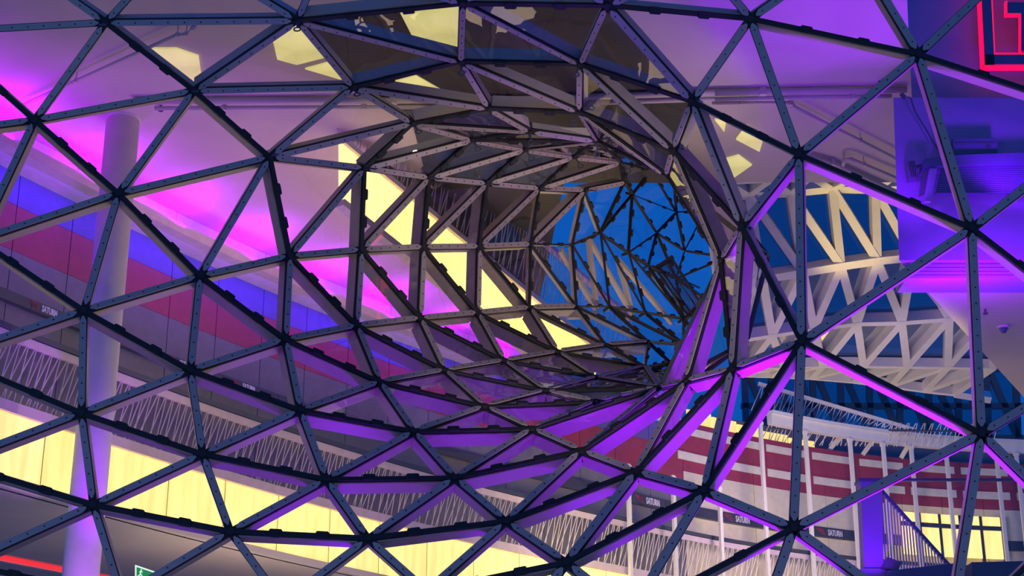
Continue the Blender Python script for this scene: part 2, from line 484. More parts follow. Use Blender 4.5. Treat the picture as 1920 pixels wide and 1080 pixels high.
nodes('''a1 198 42 29.4;a2 558 38 29.3;a3 364 170 30.7;a4 65 225 30.1;a5 506 295 31.4;a6 222 363 30.4
;b1 868 6 29.2;b2 1138 10 29.3;b3 864 115 31.7;b4 1088 120 31.6;b5 662 163 31.7;b6 917 203 33.2;b7 1087 210 33;b8 773 231 33.2
;b9 993 246 34.8;b10 1263 283 31.9;b11 885 262 35;b12 984 280 36.6;b13 1121 264 35;b14 683 315 33;b15 804 333 34.8;b16 912 344 36.4
;b17 1011 353 38;b18 1076 294 38.2;b19 1163 304 39.8;b20 1096 357 39.4;b21 1250 329 33
;c1 1298 190 30.8;c2 1407 35 29.8;c3 1722 102 30;c4 1498 290 30.2;c8 1822 428 30
;d1 375 518 31;d2 543 480 32;d3 157 583 30.1;d4 535 637 31.4;d5 357 695 30.4
;e1 677 468 33.2;e2 793 463 34.8;e3 898 462 36.4;e4 995 458 38;e5 1073 459 39.6;e6 1126 437 41;e7 668 611 33;e8 787 597 34.6;e9 895 587 36.2
;e10 993 577 37.8;e11 1081 575 39.4;e12 712 717 32.4;e13 834 695 33.8;e14 945 677 35.3;e15 1045 660 36.8;e16 1136 647 38.3;e17 1216 641 39.8
;e18 1210 688 37.5;e19 1119 708 36
;f1 1391 425 31;f2 1352 490 31.9;f3 1503 640 30.2;f4 1373 692 31;f5 1286 715 32
;g1 153 775 30;g2 380 852 30.2;g3 563 770 30.8;g4 175 947 30;g5 612 900 30.4;g6 432 997 30
;h1 776 810 31.5;h2 853 897 30.7;h3 909 763 32.5;h4 998 805 32;h5 690 1010 30;h6 949 978 30.3;h7 1090 846 31.2;h8 1062 1055 30;h9 1193 885 30.7
;h10 1022 733 34;h11 1117 754 33.4;h12 1236 727 33
;i1 1320 920 30.2;i2 1488 990 30;i3 1840 813 30
;N1 30 -75 28.6;N2 330 -100 28.4;N3 605 -75 28.2;N5 1010 -95 28.2;N6 1318 -75 28.6;N7 1600 -100 29.4;N8 1940 -105 30;N9 2090 222 30;N10 2110 650 30
;N11 2010 980 30;N12 1780 1200 30;N13 1420 1190 30;N14 1182 1150 30;N15 800 1108 30;N17 1000 1140 30;N16 530 1130 30;N18 228 1117 30
;L1 -120 60 29.5;L2 -190 260 30;L3 -40 450 30;L4 -100 668 30;L5 -90 867 30;L6 -70 1058 30
;t1 1171 342 41.2;s0 1186 365 43;t3 1222 320 43;s7 1179 474 42.5;s8 1216 498 44;s10 1282 597 44.6;s11 1210 586 43;s12 1143 575 41.2
;s17 1282 645 42.6;s18 1258 680 40;m2 1269 398 46.5;m3 1232 437 46;m4 1284 470 47;m7 1268 522 46.5
;q1 1262 320 45;q2 1322 395 47;q3 1362 482 47;q4 1345 575 46.5;q5 1320 640 45
;r1 1330 345 36.5;r2 1440 480 36.5;r3 1400 640 36.5;r4 1300 715 37''')
EP = '''a1-N1 a1-N2 a1-L1 a1-a2 a1-a4 a2-N2 a2-N3 a2-a3 a2-b5 a2-b3 a3-a4 a3-a6 a3-b5 a4-L2 a4-L3 a5-a6 a5-b5 a5-b8 a5-b14 a6-L3 a6-d3
b1-b3 b1-b4 b2-b4 b2-c1 b3-b6 b3-b7 b4-b7 b4-b10 b5-b6 b5-b8 b6-b9 b7-b13 b7-b21 b10-b21 b8-b9 b8-b11 b9-b13 b11-b12 b11-b14 b12-b15 b12-b18
b12-b13 b14-b15 b15-b16 b16-b18 b16-b17 b17-b19 b17-b20 b18-b19 b20-t1 c2-N6 c2-N7 c2-c1 c2-c4 c3-N7 c3-N8 c3-c4 c3-c8 c1-b10 c1-f1 c4-f1 c4-f3
c8-N9 c8-f3 c8-i3 b10-f2 f1-f2 f1-f4 f4-f3 f4-f5 f5-f2
d1-a5 d1-d2 d1-d3 d1-d5 d2-b14 d2-e1 d2-d4 d3-L4 d3-g1 d4-d5 d4-e7 d4-g3 d5-g1 d5-g2
e1-b15 e2-b16 e3-b17 e4-b20 e1-e2 e2-e3 e3-e4 e1-e7 e2-e8 e3-e9 e7-e8 e8-e9 e9-e10 e10-e11 e7-e12 e8-e13 e9-e14 e10-e15
e12-e13 e13-e14 e14-e15 e15-e16 e16-e17 e15-e19 e19-e18 e12-h1 e12-g3 e13-h3 e14-h10 h10-e19 e19-h12 e18-h12
h1-h3 h1-h2 h1-g5 h3-h4 h3-h10 h2-h4 h2-h5 h2-h6 h4-h7 h4-h11 h10-h11 h11-h12 h6-h7 h6-h8 h7-h9 h7-h12 h12-f5 h9-f5 h8-h9 h9-i1 i1-f4 i1-i2 i1-N14
i2-f3 i2-i3 i2-N13 i2-N12 i3-N10 i3-N12 i3-N11
g1-L5 g1-g4 g2-g3 g2-g4 g2-g6 g3-g5 g4-L6 g4-N18 g6-g5 g6-N18 g6-N16 g5-h5 h5-N16 h5-N15 h6-N15 h8-N14 h8-N17
b1-N3 b1-N5 b2-N5 b2-N6'''
EK = '''a1-a3 a3-a5 a5-d2 a4-L1 a4-a6 a6-d1 d1-d4 d4-e12 a2-b1 b1-b2 b2-c2 c2-c3 c3-N9 b5-b3 b3-b4 b4-c1 c1-c4 c4-c8 c8-N10 b8-b6 b6-b7 b7-b10 b10-f1 f1-f3
f3-i3 b8-b14 b9-b11 b11-b13 b11-b15 b12-b16 b17-b18 b18-b13 b13-b19 b14-e1 b15-e2 b16-e3 b17-e4 b20-e5 e4-e5 e5-e6 b20-e6
d2-e7 e1-e8 e2-e9 e3-e10 e4-e10 e4-e11 e5-e11 e7-e13 e8-e14 e9-e15 e10-e16 e11-e16 e11-e17 e15-e18 e16-e18 e17-e18 e12-h3 e13-h10 e14-e19 h10-h12
h1-g3 h1-h4 h3-h11 h4-h12 h2-g5 h2-h7 h7-f5 h6-h5 h6-h9 h9-f4 h8-i1 h8-N15 i1-f3 i2-N14 f2-f4 b21-f2 h12-f2 b13-b21
d3-L3 d3-d5 g1-L4 g1-g2 g2-g5 g4-L5 g4-g6 g6-h5 g3-d5 L6-N18
N1-N2 N2-N3 N3-N5 N5-N6 N6-N7 N7-N8 N8-N9 N9-N10 N10-N11 N11-N12 N12-N13 N13-N14 N14-N17 N17-N15 N15-N16 N16-N18 L1-N1 L1-L2 L2-L3 L3-L4 L4-L5 L5-L6'''
ET = '''e5-s12 e11-s12 e6-s12 e6-s11 s11-s12 s11-s10 s7-e6 s7-s11 s7-s10 s7-s8 s8-s10 s12-e17 s12-s17 e17-s17 s11-s17 s10-s17 e17-s18 e18-s18 s17-s18
e6-t1 t1-s0 e6-s0 t1-b19 b19-s0 b19-t3 t3-s0 s0-s7 s0-m3 s7-m3 s8-m3 s0-m2 m2-m3 t3-m2 t3-q1 q1-m2 m2-q2 q1-q2 m2-m4 m3-m4 m4-q2 q2-q3 m4-q3 m4-m7 m3-m7
s8-m7 m7-q3 m7-q4 q3-q4 m7-s10 q4-s10 q4-q5 s10-q5 s17-q5 b21-r1 b21-r2 f2-r2 f2-r3 h12-r3 r1-r2 r2-r3 r1-q1 r1-q2 r2-q2 r2-q3 r2-q4 r3-q4 r3-q5
h12-r4 r3-r4 r4-q5 s18-r4 s18-q5 h12-s18 b13-r1 b13-q1 b13-t3'''
PT = {k: at(*v) for k, v in N.items()}
edges = {}
for typ, txt in (('p', EP), ('k', EK), ('t', ET)):
    for e in txt.split():
        a, b = e.split('-'); assert a in N and b in N, e
        edges[tuple(sorted((a, b)))] = typ
adj = {}
for a, b in edges:
    adj.setdefault(a, set()).add(b); adj.setdefault(b, set()).add(a)
tris = set()
for a, b in edges:
    for c in adj[a] & adj[b]:
        tris.add(tuple(sorted((a, b, c))))


def inside(p, t):
    def sg(a, b, c): return (a[0] - c[0]) * (b[1] - c[1]) - (b[0] - c[0]) * (a[1] - c[1])
    d = [sg(p, t[0], t[1]), sg(p, t[1], t[2]), sg(p, t[2], t[0])]
    return all(x > 0 for x in d) or all(x < 0 for x in d)


HID = {'r1', 'r2', 'r3', 'r4'}
good = []
for t in tris:
    tp = [N[k] for k in t]; ym = sum(p[2] for p in tp) / 3
    bad = any(k not in t and inside(N[k], tp) and abs(N[k][2] - ym) < 2.0 and k not in HID for k in N)
    if not bad: good.append(t)
cnt = {}
for t in good:
    for e in ((t[0], t[1]), (t[0], t[2]), (t[1], t[2])): cnt.setdefault(e, []).append(t)
print('NODES', len(N), 'EDGES', len(edges), 'TRIS', len(good), 'OVER', [(e, x) for e, x in cnt.items() if len(x) > 2])
AX = at(1240, 500, 38)
tn = {}
for t in good:
    a, b, c = (PT[k] for k in t); n = (b - a).cross(c - a).normalized(); m = (a + b + c) / 3
    ref = (AX - m) if (set(t) & HID) else (CAM - m)
    if n.dot(ref) < 0: n = -n
    tn[t] = n
DEEP = {k for k, v in N.items() if v[2] > 33.9} | {'b21', 'r1', 'r2', 'r3', 'r4'}
DEEP -= {'b21'}


def is_deep(ks): return sum(k in DEEP for k in ks) >= 2


wf = empty('wall_front', at(200, 1080, 30), 'triangulated glass facade wall sinking into a funnel mouth', kind='structure')
tun = empty('glass_tunnel', at(1000, 600, 36), 'twisting triangulated glass tunnel leading from the facade up to blue sky', 'tunnel')
for t in sorted(good):
    pts3 = [PT[k] for k in t]; m = sum(pts3, V()) / 3; deep = is_deep(t)
    q = [p + (m - p).normalized() * 0.05 for p in pts3]
    n3 = (q[1] - q[0]).cross(q[2] - q[0])
    if n3.dot(tn[t]) < 0: q = [q[0], q[2], q[1]]
    mb = MB(); mb.face(q); obj('glass_pane', mb, GLE if all(k[0] in 'smqt' or N[k][2] > 37.4 for k in t) else GLT if deep else GL, tun if deep else wf)
nodeN = {}
for t in good:
    for k in t: nodeN[k] = nodeN.get(k, V()) + tn[t]
for e, typ in sorted(edges.items()):
    a, b = PT[e[0]], PT[e[1]]
    if e not in cnt and typ != 't': print('NO TRI', e)
    n = sum((tn[t] for t in cnt.get(e, [])), V())
    if n.length < 1e-3: n = CAM - (a + b) / 2
    L = (b - a).length; d = (b - a) / L
    n = (n - d * n.dot(d)).normalized(); sd = d.cross(n)
    deep = is_deep(e); par = tun if deep else wf
    far = typ == 't'
    Yd = (a.y + b.y) / 2
    # structural member behind the glass
    lil = far and e in (('e5', 's12'), ('e6', 's12'), ('e6', 's11'), ('s11', 's7'), ('s10', 's7'), ('e11', 's12'))
    w_in, d_in, o_in = (0.145, 0.29, -0.04) if not far else (0.17, 0.10, -0.35) if lil else (0.03, 0.04, -0.02)
    if Yd > 37.6 and typ == 'k': w_in, d_in = 0.05, 0.08
    mb = MB(); mb.beam(a + d * 0.06, b - d * 0.06, n, w_in, d_in, 0, o_in)
    mu = obj('mullion', mb, M['black'] if far and not lil else M['steel'], par)
    g = 0.13 if L > 0.9 else 0.07
    if typ == 'p':
        wd = 0.125 if max(N[e[0]][2], N[e[1]][2]) > 30.9 or min(a.x, b.x) < 0 else 0.155
        mb = MB(); mb.beam(a + d * 0.05, b - d * 0.05, n, wd + 0.024, 0.05, 1, 0.005)      # black gasket bed
        hw = wd / 2; g2 = g + 0.10; P = lambda l, s_, h: a + d * l + sd * s_ + n * h
        poly = [P(g, -hw * 0.25, 0.03), P(g2, -hw, 0.03), P(L - g2, -hw, 0.03), P(L - g, -hw * 0.25, 0.03), P(L - g, hw * 0.25, 0.03), P(L - g2, hw, 0.03), P(g2, hw, 0.03), P(g, hw * 0.25, 0.03)]
        mb.prism(poly, n * 0.03, 0)
        nbolt = max(2, int(L / 0.34))
        for k in range(nbolt):
            c = P(g2 + 0.06 + (L - 2 * g2 - 0.12) * k / max(1, nbolt - 1), 0, 0.058)
            mb.tube(c, c + n * 0.012, 0.016, 6, 1)
        obj('cover_plate', mb, [M['plate'], M['black']], mu)
    else:
        wd = 0.10 if typ == 'k' else 0.022
        if typ == 'k' and Yd > 37: wd = 0.04
        mb = MB(); mb.beam(a, b, n, wd, 0.06, 0, 0.035); obj('gasket_bar', mb, M['black'], mu)
        for f in (() if set(e) & HID else (0.33, 0.67) if L > 1.0 else (0.5,)):
            c = a + d * (L * f) + n * 0.035; cl = 0.125 if typ == 'k' else 0.12; cw = wd * 0.5 + 0.025; ct = 0.045
            mb = MB()
            mb.prism([c - d * cl - sd * cw * 0.7, c - d * cl * 0.8 - sd * cw, c + d * cl * 0.8 - sd * cw, c + d * cl - sd * cw * 0.7,
                      c + d * cl + sd * cw * 0.7, c + d * cl * 0.8 + sd * cw, c - d * cl * 0.8 + sd * cw, c - d * cl + sd * cw * 0.7], n * ct)
            for q in (-0.5, 0.5): mb.tube(c + d * cl * q + n * ct, c + d * cl * q + n * (ct + 0.012), 0.02, 6)
            obj('clamp', mb, M['black'], mu)
EYE = {'a1', 'a2', 'a3', 'a5', 'b3', 'b4', 'b5', 'b6', 'b7', 'b8', 'b9', 'b11', 'b12', 'b13', 'b15', 'b16', 'b17', 'b18', 'b19', 'b20', 'b14'}
for k, p in PT.items():
    if k in HID or k[0] in 'qm': continue
    n = nodeN.get(k, CAM - p).normalized(); par = tun if k in DEEP else wf
    r = 0.075 if N[k][2] < 37 else 0.04
    mb = MB(); mb.tube(p - n * 0.22, p + n * 0.055, r, 10); hb = obj('node_hub', mb, M['black'], par)
    if k in EYE:
        mb = MB(); mb.tube(p, p + n * 0.26, 0.022, 6)
        x = n.orthogonal().normalized(); c = p + n * 0.33; pr = None; ax2 = V((1, 0, 0)); ax2 = (ax2 - n * ax2.dot(n)).normalized()
        for j in range(11):
            t = 2 * math.pi * j / 10; q = c + n * 0.07 * math.cos(t) + ax2 * 0.07 * math.sin(t)
            if pr: mb.tube(pr, q, 0.016, 5)
            pr = q
        obj('eye_bolt', mb, M['dark'], hb)

# maintenance frame inside the end of the tunnel
ef = at(1255, 540, 45.4)
lad = empty('maintenance_gangway', ef, 'dark mesh gangway with brown crossbars in the blue tunnel end', 'gangway')
YL = 45.4
for (x0, y0, x1, y1) in ((1213, 513, 1262, 480), (1283, 600, 1318, 562), (1176, 520, 1192, 514)):
    mb = MB(); mb.beam(at(x0, y0, YL), at(x1, y1, YL), (0, -1, 0.3), 0.11, 0.11); obj('crossbar', mb, M['rust'], lad)
for (x0, y0, x1, y1, r) in ((1218, 505, 1284, 598, 0.07), (1226, 500, 1290, 592, 0.05), (1232, 496, 1296, 588, 0.04), (1258, 482, 1312, 566, 0.04), (1246, 490, 1306, 576, 0.02), (1222, 498, 1312, 540, 0.03)):
    mb = MB(); mb.tube(at(x0, y0, YL), at(x1, y1, YL), r, 6); obj('rail', mb, M['dark'], lad)
mb = MB()
A, B, Cc, D = (at(x, y, YL + 0.1) for x, y in ((1230, 500), (1258, 482), (1312, 566), (1286, 596)))
for k in range(13):
    t = k / 12; mb.tube(A.lerp(B, t), D.lerp(Cc, t), 0.010, 4)
for k in range(36):
    t = k / 35; mb.tube(A.lerp(D, t), B.lerp(Cc, t), 0.010, 4)
obj('mesh_grating', mb, M['dark'], lad)

# ================================================================ SECOND ESCALATOR seen through the tunnel
ed = V((0.579, 0.815))                                         # same plan direction as the wall
A0 = at(660, 300, 40.3); A2 = V((A0.x, A0.y))


def on_esc(px, py, off=0.0):
    r = ray(px, py); n2 = V((ed.y, -ed.x)); c = (A2 + n2 * off - V((CAM.x, CAM.y))).dot(n2)
    return CAM + r * (c / (r.x * n2.x + r.y * n2.y))


es = empty('escalator', on_esc(1060, 655), 'escalator side with glowing yellow panels seen through the tunnel', 'escalator')
tl = [(640, 268), (1120, 662)]; bl_ = [(640, 372), (1120, 752)]
K = 9
en = V((ed.y, -ed.x, 0))
for k in range(K):
    def lp(L, t): return (L[0][0] + (L[1][0] - L[0][0]) * t, L[0][1] + (L[1][1] - L[0][1]) * t)
    t0, t1 = k / K, (k + 1) / K - 0.006
    q = [on_esc(*lp(tl, t0)), on_esc(*lp(tl, t1)), on_esc(*lp(bl_, t1)), on_esc(*lp(bl_, t0))]
    mb = MB(); mb.prism(q, en * -0.1); obj('light_panel', mb, M['ybright'], es)
p, q = on_esc(640, 262), on_esc(1130, 664)
mb = MB(); mb.beam(p, q, en, 0.16, 0.3, 0, 0.1); obj('upper_trim', mb, M['rail'], es)
p, q = on_esc(640, 380), on_esc(1120, 760)
mb = MB(); mb.beam(p, q, en, 0.2, 0.3, 0, 0.1); obj('lower_trim', mb, M['rail'], es)
p0, p1 = on_esc(640, 250), on_esc(1190, 700)
q0, q1 = on_esc(700, 190), on_esc(1330, 650)
h0 = 2.2
mb = MB(); mb.beam(p0 + V((0, 0, h0)), p1 + V((0, 0, h0 - 0.2)), en, 0.14, 0.2); obj('handrail', mb, mat('violet_handrail', (0.35, 0.22, 0.6), 0.4), es)
mb = MB(); rods(mb, (p0.x, p0.y), (p1.x, p1.y), p0.z, p0.z + h0, p1.z, p1.z + h0 - 0.2, 0.02, 0.3); obj('rod_panel', mb, M['rod'], es)

bw = [on_esc(640, 240, -0.4), on_esc(985, 560, -0.4)]
mb = MB(); mb.prism([bw[0], bw[1], V((bw[1].x, bw[1].y, ZC - 0.1)), V((bw[0].x, bw[0].y, max(bw[0].z + 0.3, ZC - 0.1)))], -en * 0.15)
tag(obj('wall_escalator', mb, mat('charcoal_wall', (0.07, 0.065, 0.06), 0.7)), 'charcoal wall behind the escalator rods', kind='structure')
rc = [(560, 42), (868, 8), (1138, 12), (1298, 192), (1282, 343), (1058, 343), (1004, 600), (800, 335), (773, 231), (662, 163)]  # dark sheet added under the ceiling to darken the tunnel top panes
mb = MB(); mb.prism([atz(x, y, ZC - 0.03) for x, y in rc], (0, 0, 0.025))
tag(obj('ceiling_dark_patch', mb, mat('dark_patch_grey', (0.05, 0.046, 0.044), 0.85)), 'dark grey sheet under the ceiling, added to darken the tunnel top', kind='structure')

# ================================================================ GLASS ROOF LATTICE (white) at the right
LN = {}
rows = [(46.0, [(1330, 372), (1404, 366), (1482, 362), (1561, 354), (1641, 356), (1722, 350), (1800, 345)]),
        (46.8, [(1352, 540), (1430, 524), (1506, 511), (1577, 499), (1645, 489), (1712, 482), (1780, 472)]),
        (50.0, [(1370, 640), (1448, 628), (1526, 616), (1607, 606), (1691, 604), (1780, 597), (1866, 590)]),
        (54.0, [(1400, 690), (1470, 688), (1543, 686), (1619, 686), (1701, 687), (1777, 688), (1862, 690)]),
        (57.5, [(1380, 704), (1450, 706), (1521, 709), (1603, 716), (1668, 724), (1734, 733), (1790, 739), (1858, 750)])]
rl = empty('roof_lattice', at(1640, 720, 57), 'white steel lattice of the glass roof with blue panes', 'roof')
for r, (Y, L) in enumerate(rows):
    for c, (x, y) in enumerate(L): LN[r, c] = at(x, y, Y)
# rows above row 0 lead up to the ceiling edge
for c, (x, y) in enumerate(rows[0][1]):
    LN[-1, c] = at(x - 40, y - 24, 43.6)
le = []; lt = []
for r in range(-1, 4):
    for c in range(7):
        if c < 6:
            le.append(((r, c), (r, c + 1)))
            if r >= 1 or r == -1:
                lt += [((r, c), (r, c + 1), (r + 1, c)), ((r, c + 1), (r + 1, c), (r + 1, c + 1))]; le.append(((r, c + 1), (r + 1, c)))
            else:
                lt += [((r, c), (r, c + 1), (r + 1, c + 1)), ((r, c), (r + 1, c), (r + 1, c + 1))]; le.append(((r, c), (r + 1, c + 1)))
        le.append(((r, c), (r + 1, c)))
for c in range(7): le.append(((4, c), (4, c + 1)))
ln_ = {}
for t in lt:
    a, b, c = (LN[k] for k in t); n = (b - a).cross(c - a).normalized()
    if n.dot(CAM - a) < 0: n = -n
    for k in t: ln_[k] = ln_.get(k, V()) + n
    mm = (a + b + c) / 3
    mb = MB(); mb.face([p + (mm - p).normalized() * 0.1 - n * 0.30 for p in (a, b, c)]); obj('roof_pane', mb, GLR, rl)
    mb = MB()
    for p, q in ((a, b), (b, c), (c, a)):
        i1 = p + (mm - p) * 0.10 - n * 0.27; i2 = q + (mm - q) * 0.10 - n * 0.27
        mb.beam(i1, i2, n, 0.10, 0.05)
    obj('pane_frame', mb, M['darkblue'], rl)
for a, b in le:
    n = (ln_.get(a, V((0, -1, 0))) + ln_.get(b, V((0, -1, 0)))).normalized()
    mb = MB(); mb.beam(LN[a], LN[b], n, 0.26, 0.5, 0, 0.05); obj('lattice_beam', mb, M['white'], rl)
# warm and violet lamps that light the lattice
light('lattice_lamp', 'SPOT', at(1600, 760, 43), (1.0, 0.74, 0.18), 2200, at(1610, 420, 46), 0.3, spot=32)
light('lattice_lamp', 'SPOT', at(1700, 830, 50), (0.8, 0.62, 1.0), 200, at(1690, 640, 52), 0.4, spot=90)

# rear window behind, dark mullions
rw = empty('window_1', at(1680, 800, 76), 'dark rear window grid with blue dusk sky behind', kind='structure')
YW = 76
wx = [1400, 1450, 1500, 1528, 1580, 1634, 1690, 1745, 1800, 1855, 1910]
for i, x in enumerate(wx):
    p, q = at(x, 820, YW), at(x - 4, 690, YW)
    mb = MB(); mb.beam(p, q, (0, -1, 0), 0.3, 0.3); obj('window_mullion', mb, M['dark'], rw)
    if i + 1 < len(wx):
        mb = MB(); mb.beam(at(x, 690, YW), at(wx[i + 1], 820, YW), (0, -1, 0), 0.3, 0.25); obj('window_brace', mb, M['dark'], rw)
        mb = MB(); mb.face([at(x, 690, YW + 0.2), at(wx[i + 1], 690, YW + 0.2), at(wx[i + 1], 820, YW + 0.2), at(x, 820, YW + 0.2)]); obj('window_pane', mb, GLR, rw)
for y in (690, 760, 820):
    mb = MB(); mb.beam(at(1390, y, YW), at(1920, y, YW), (0, -1, 0), 0.25, 0.3); obj('window_rail', mb, M['dark'], rw)

# ================================================================ CURVED GALLERY at the lower right
s0, s1 = s_at(1270, 18.5), SL
rb = empty('ring_beam', (*pp((s0 + s1) / 2, 1.5)[0], 20.2), 'curved pale lilac ring beam on top of the white posts', 'beam')
mb = MB(); strip(mb, s_at(1400, 20.5), s1, 20.72, 20.88, 1.7, 0.5); obj('upper_flange', mb, M['white'], rb)
mb = MB(); strip(mb, s_at(1400, 20.5), s1, 20.28, 20.72, 1.6, 0.3); obj('web', mb, M['white'], rb)
names = ['leftmost, right of the lower tunnel rim', 'second from the left, beside the sloping purple bar', 'third from the left, behind a glass node', 'left of the tall facade mullion', 'just right of the tall facade mullion',
         'left of the purple post', 'behind the purple post top', 'above the stair railing', 'right of the stair railing', 'beside the right node', 'at the far right edge']
for i, px in enumerate((1176, 1260, 1346, 1431, 1516, 1600, 1663, 1716, 1782, 1877, 1915)):
    s = s_at(px, 18, 1.6); p, d, n = pp(s, 1.6)
    top = 20.28 if px > 1400 else 17.0
    e = empty('gallery_post', (p.x, p.y, 11), 'slim pale lilac steel post, ' + names[i], 'post', 'posts of the curved gallery')
    dd = V((d.x, d.y, 0)) * 0.085; nn = V((n.x, n.y, 0)) * 0.06
    mb = MB(); mb.box((p.x, p.y, (11 + top) / 2), dd, nn, (0, 0, (top - 11) / 2)); obj('shaft', mb, M['white'], e)
    mb = MB(); mb.box((p.x, p.y, top - 0.1), dd * 1.5, nn * 1.2, (0, 0, 0.06)); obj('head', mb, M['white'], e)
# cream stripes on the crimson band
st = empty('wall_stripes', (*pp(s1 * 0.9, 0.1)[0], 17.6), 'cream horizontal stripes across the crimson curved band', 'stripes')
for z0, z1 in ((19.52, 19.85), (18.38, 18.73)):
    k = s0
    while k < s1 - 1:
        mb = MB(); strip(mb, k, min(k + 2.35, s1), z0, z1, 0.06, 0.05); obj('stripe', mb, M['stripe'], st); k += 2.7
k = s0
while k < s1:
    mb = MB(); strip(mb, k, min(k + 2.68, s1), 18.85, 20.1, 0.0, 0.1); obj('crimson_panel', mb, M['wred'], wl); k += 2.7
mb = MB(); strip(mb, s0 + 4, s1, 20.1, 21.3, -1.6, 0.1); obj('parapet_panel', mb, M['wgrey'], wl)
# slanted balustrade above it
ub = empty('balustrade', at(1600, 800, 69), 'upper balustrade of slanted rods sloping down behind the lilac ring beam', 'balustrade')
pA, pB = at(1425, 772, 70), at(1720, 826, 71)
mb = MB(); mb.beam(pA + V((0, 0, 1.35)), pB + V((0, 0, 0.5)), (0, -1, 0), 0.16, 0.1); obj('top_rail', mb, M['rod'], ub)
mb = MB(); rods(mb, (pA.x, pA.y), (pB.x, pB.y), pA.z, pA.z + 1.3, pB.z, pB.z + 0.45, 0.025, 0.33); obj('rod_panel', mb, M['rod'], ub)
ub = empty('balustrade', at(1600, 850, 70), 'balustrade of slanted rods directly above the crimson band', 'balustrade')
pA, pB = at(1440, 815, 70.5), at(1880, 845, 71)
pA.z = 20.1; pB.z = 20.1
mb = MB(); rods(mb, (pA.x, pA.y), (pB.x, pB.y), 20.1, 21.2, 20.1, 21.2, 0.025, 0.36); obj('rod_panel', mb, M['rod'], ub)
mb = MB(); mb.tube(pA + V((0, 0, 0.75)), pB + V((0, 0, 0.75)), 0.05); obj('handrail', mb, M['dark'], ub)
for x0, y0, x1, y1 in ((1552, 848, 1583, 808), (1618, 852, 1644, 816), (1690, 858, 1706, 830)):
    mb = MB(); mb.beam(at(x0, y0, 71.6), at(x1, y1, 71.6), (0, -1, 0), 0.2, 0.1)
    tag(obj('slanted_strut', mb, M['stripe']), 'pale slanted strut above the crimson band, ' + ('left of three' if x0 < 1600 else 'middle of three' if x0 < 1660 else 'right of three'), 'strut')
yb2 = empty('light_band', (*pp(s_at(1440, 20.5), -1.4)[0], 20.1), 'short glowing yellow panel row above the crimson band left of the tall mullion', 'light')
ya, yc = s_at(1290, 20.5, -1.4), s_at(1530, 20.5, -1.4)
for k in range(5):
    mb = MB(); strip(mb, ya + (yc - ya) * k / 5, ya + (yc - ya) * (k + 1) / 5 - 0.08, 20.12, 21.25 - 0.1 * k, -1.4, 0.08); obj('light_panel', mb, M['yellow'], yb2)
# yellow windows behind the gallery
gw = empty('shop_window', (*pp(s_at(1780, 16.5), 0.2)[0], 15.2), 'glowing yellow shop windows behind the stair railing', 'window')
sa, sb = s_at(1684, 16.5, 0.3), s_at(1878, 16.5, 0.3)
for k in range(5):
    a = sa + (sb - sa) * k / 5; b = sa + (sb - sa) * (k + 1) / 5 - 0.15
    mb = MB(); strip(mb, a, b, 15.45, 16.75, 0.62, 0.1); obj('lit_pane', mb, M['yellow'], gw)
    mb = MB(); strip(mb, a, b, 16.95, 17.4, 0.62, 0.1); obj('upper_lit_pane', mb, M['yellow'], gw)
    mb = MB(); strip(mb, b, b + 0.14, 15.3, 17.4, 0.65, 0.1); obj('window_mullion', mb, M['dark'], gw)
mb = MB(); strip(mb, sa, sb, 16.75, 16.95, 0.7, 0.2); obj('transom', mb, M['dark'], gw)
light('gallery_lamp', 'AREA', (13.5, 60, 14), (1.0, 0.80, 0.50), 700, (14, 70, 17), 3)
light('gallery_lamp', 'AREA', (5, 55, 12), (1.0, 0.78, 0.42), 600, (5, 66, 17), 3)
light('gallery_lamp', 'AREA', (12, 59, 14.5), (0.65, 0.35, 1.0), 330, (14, 68, 18.5), 2)

# ================================================================ RIGHT BLOCK
YB = 36.0
zb = at(1800, 487, YB).z
zl = at(1800, 520, YB).z
xw = at(1704, 90, YB).x
bk = empty('wall_right', (xw + 4, YB, zl), 'lilac plaster block at the right with purple light and red sign', kind='structure')
mb = MB(); mb.prism([at(1698, -80, YB), at(1710, 190, YB), at(2150, 190, YB), at(2150, -80, YB)], (1.6, 3, 0)); obj('upper_wall', mb, M['wallp'], bk)
mb = MB(); mb.prism([at(1675, 183, YB - 0.4), at(1686, 488, YB - 0.4), at(2150, 488, YB - 0.4), at(2150, 183, YB - 0.4)], (1.8, 3.4, 0)); obj('lower_wall', mb, M['wallp'], bk)
for k in range(5):
    y0 = 488 + k * 7
    mb = MB(); mb.prism([at(1700 - k * 1.5 + 6, y0, YB - 0.3), at(1700 - k * 1.5 + 6, y0 + 5.6, YB - 0.3), at(2150, y0 + 5.6, YB - 0.3), at(2150, y0, YB - 0.3)], (0, 1, 0)); obj('ledge_slat', mb, M['wallp'], bk)
zs = at(1800, 522, YB).z
mb = MB(); mb.prism([atz(1716, 522, zs), atz(2200, 522, zs), atz(2200, 780, zs), atz(1952, 780, zs)], (0, 0, 0.3)); obj('soffit', mb, M['ceil'], bk)
light('ledge_light', 'AREA', at(1840, 560, 35.0), (0.28, 0.0, 1.0), 420, at(1840, 500, 36), 3.0, 0.6)
light('block_flood', 'SPOT', at(1900, 330, 34.2), PURPLE, 420, at(1900, 200, 36), 0.15, spot=140)
light('block_flood', 'SPOT', at(1700, 340, 34.6), PURPLE, 90, at(1694, 360, 36), 0.05, spot=120)
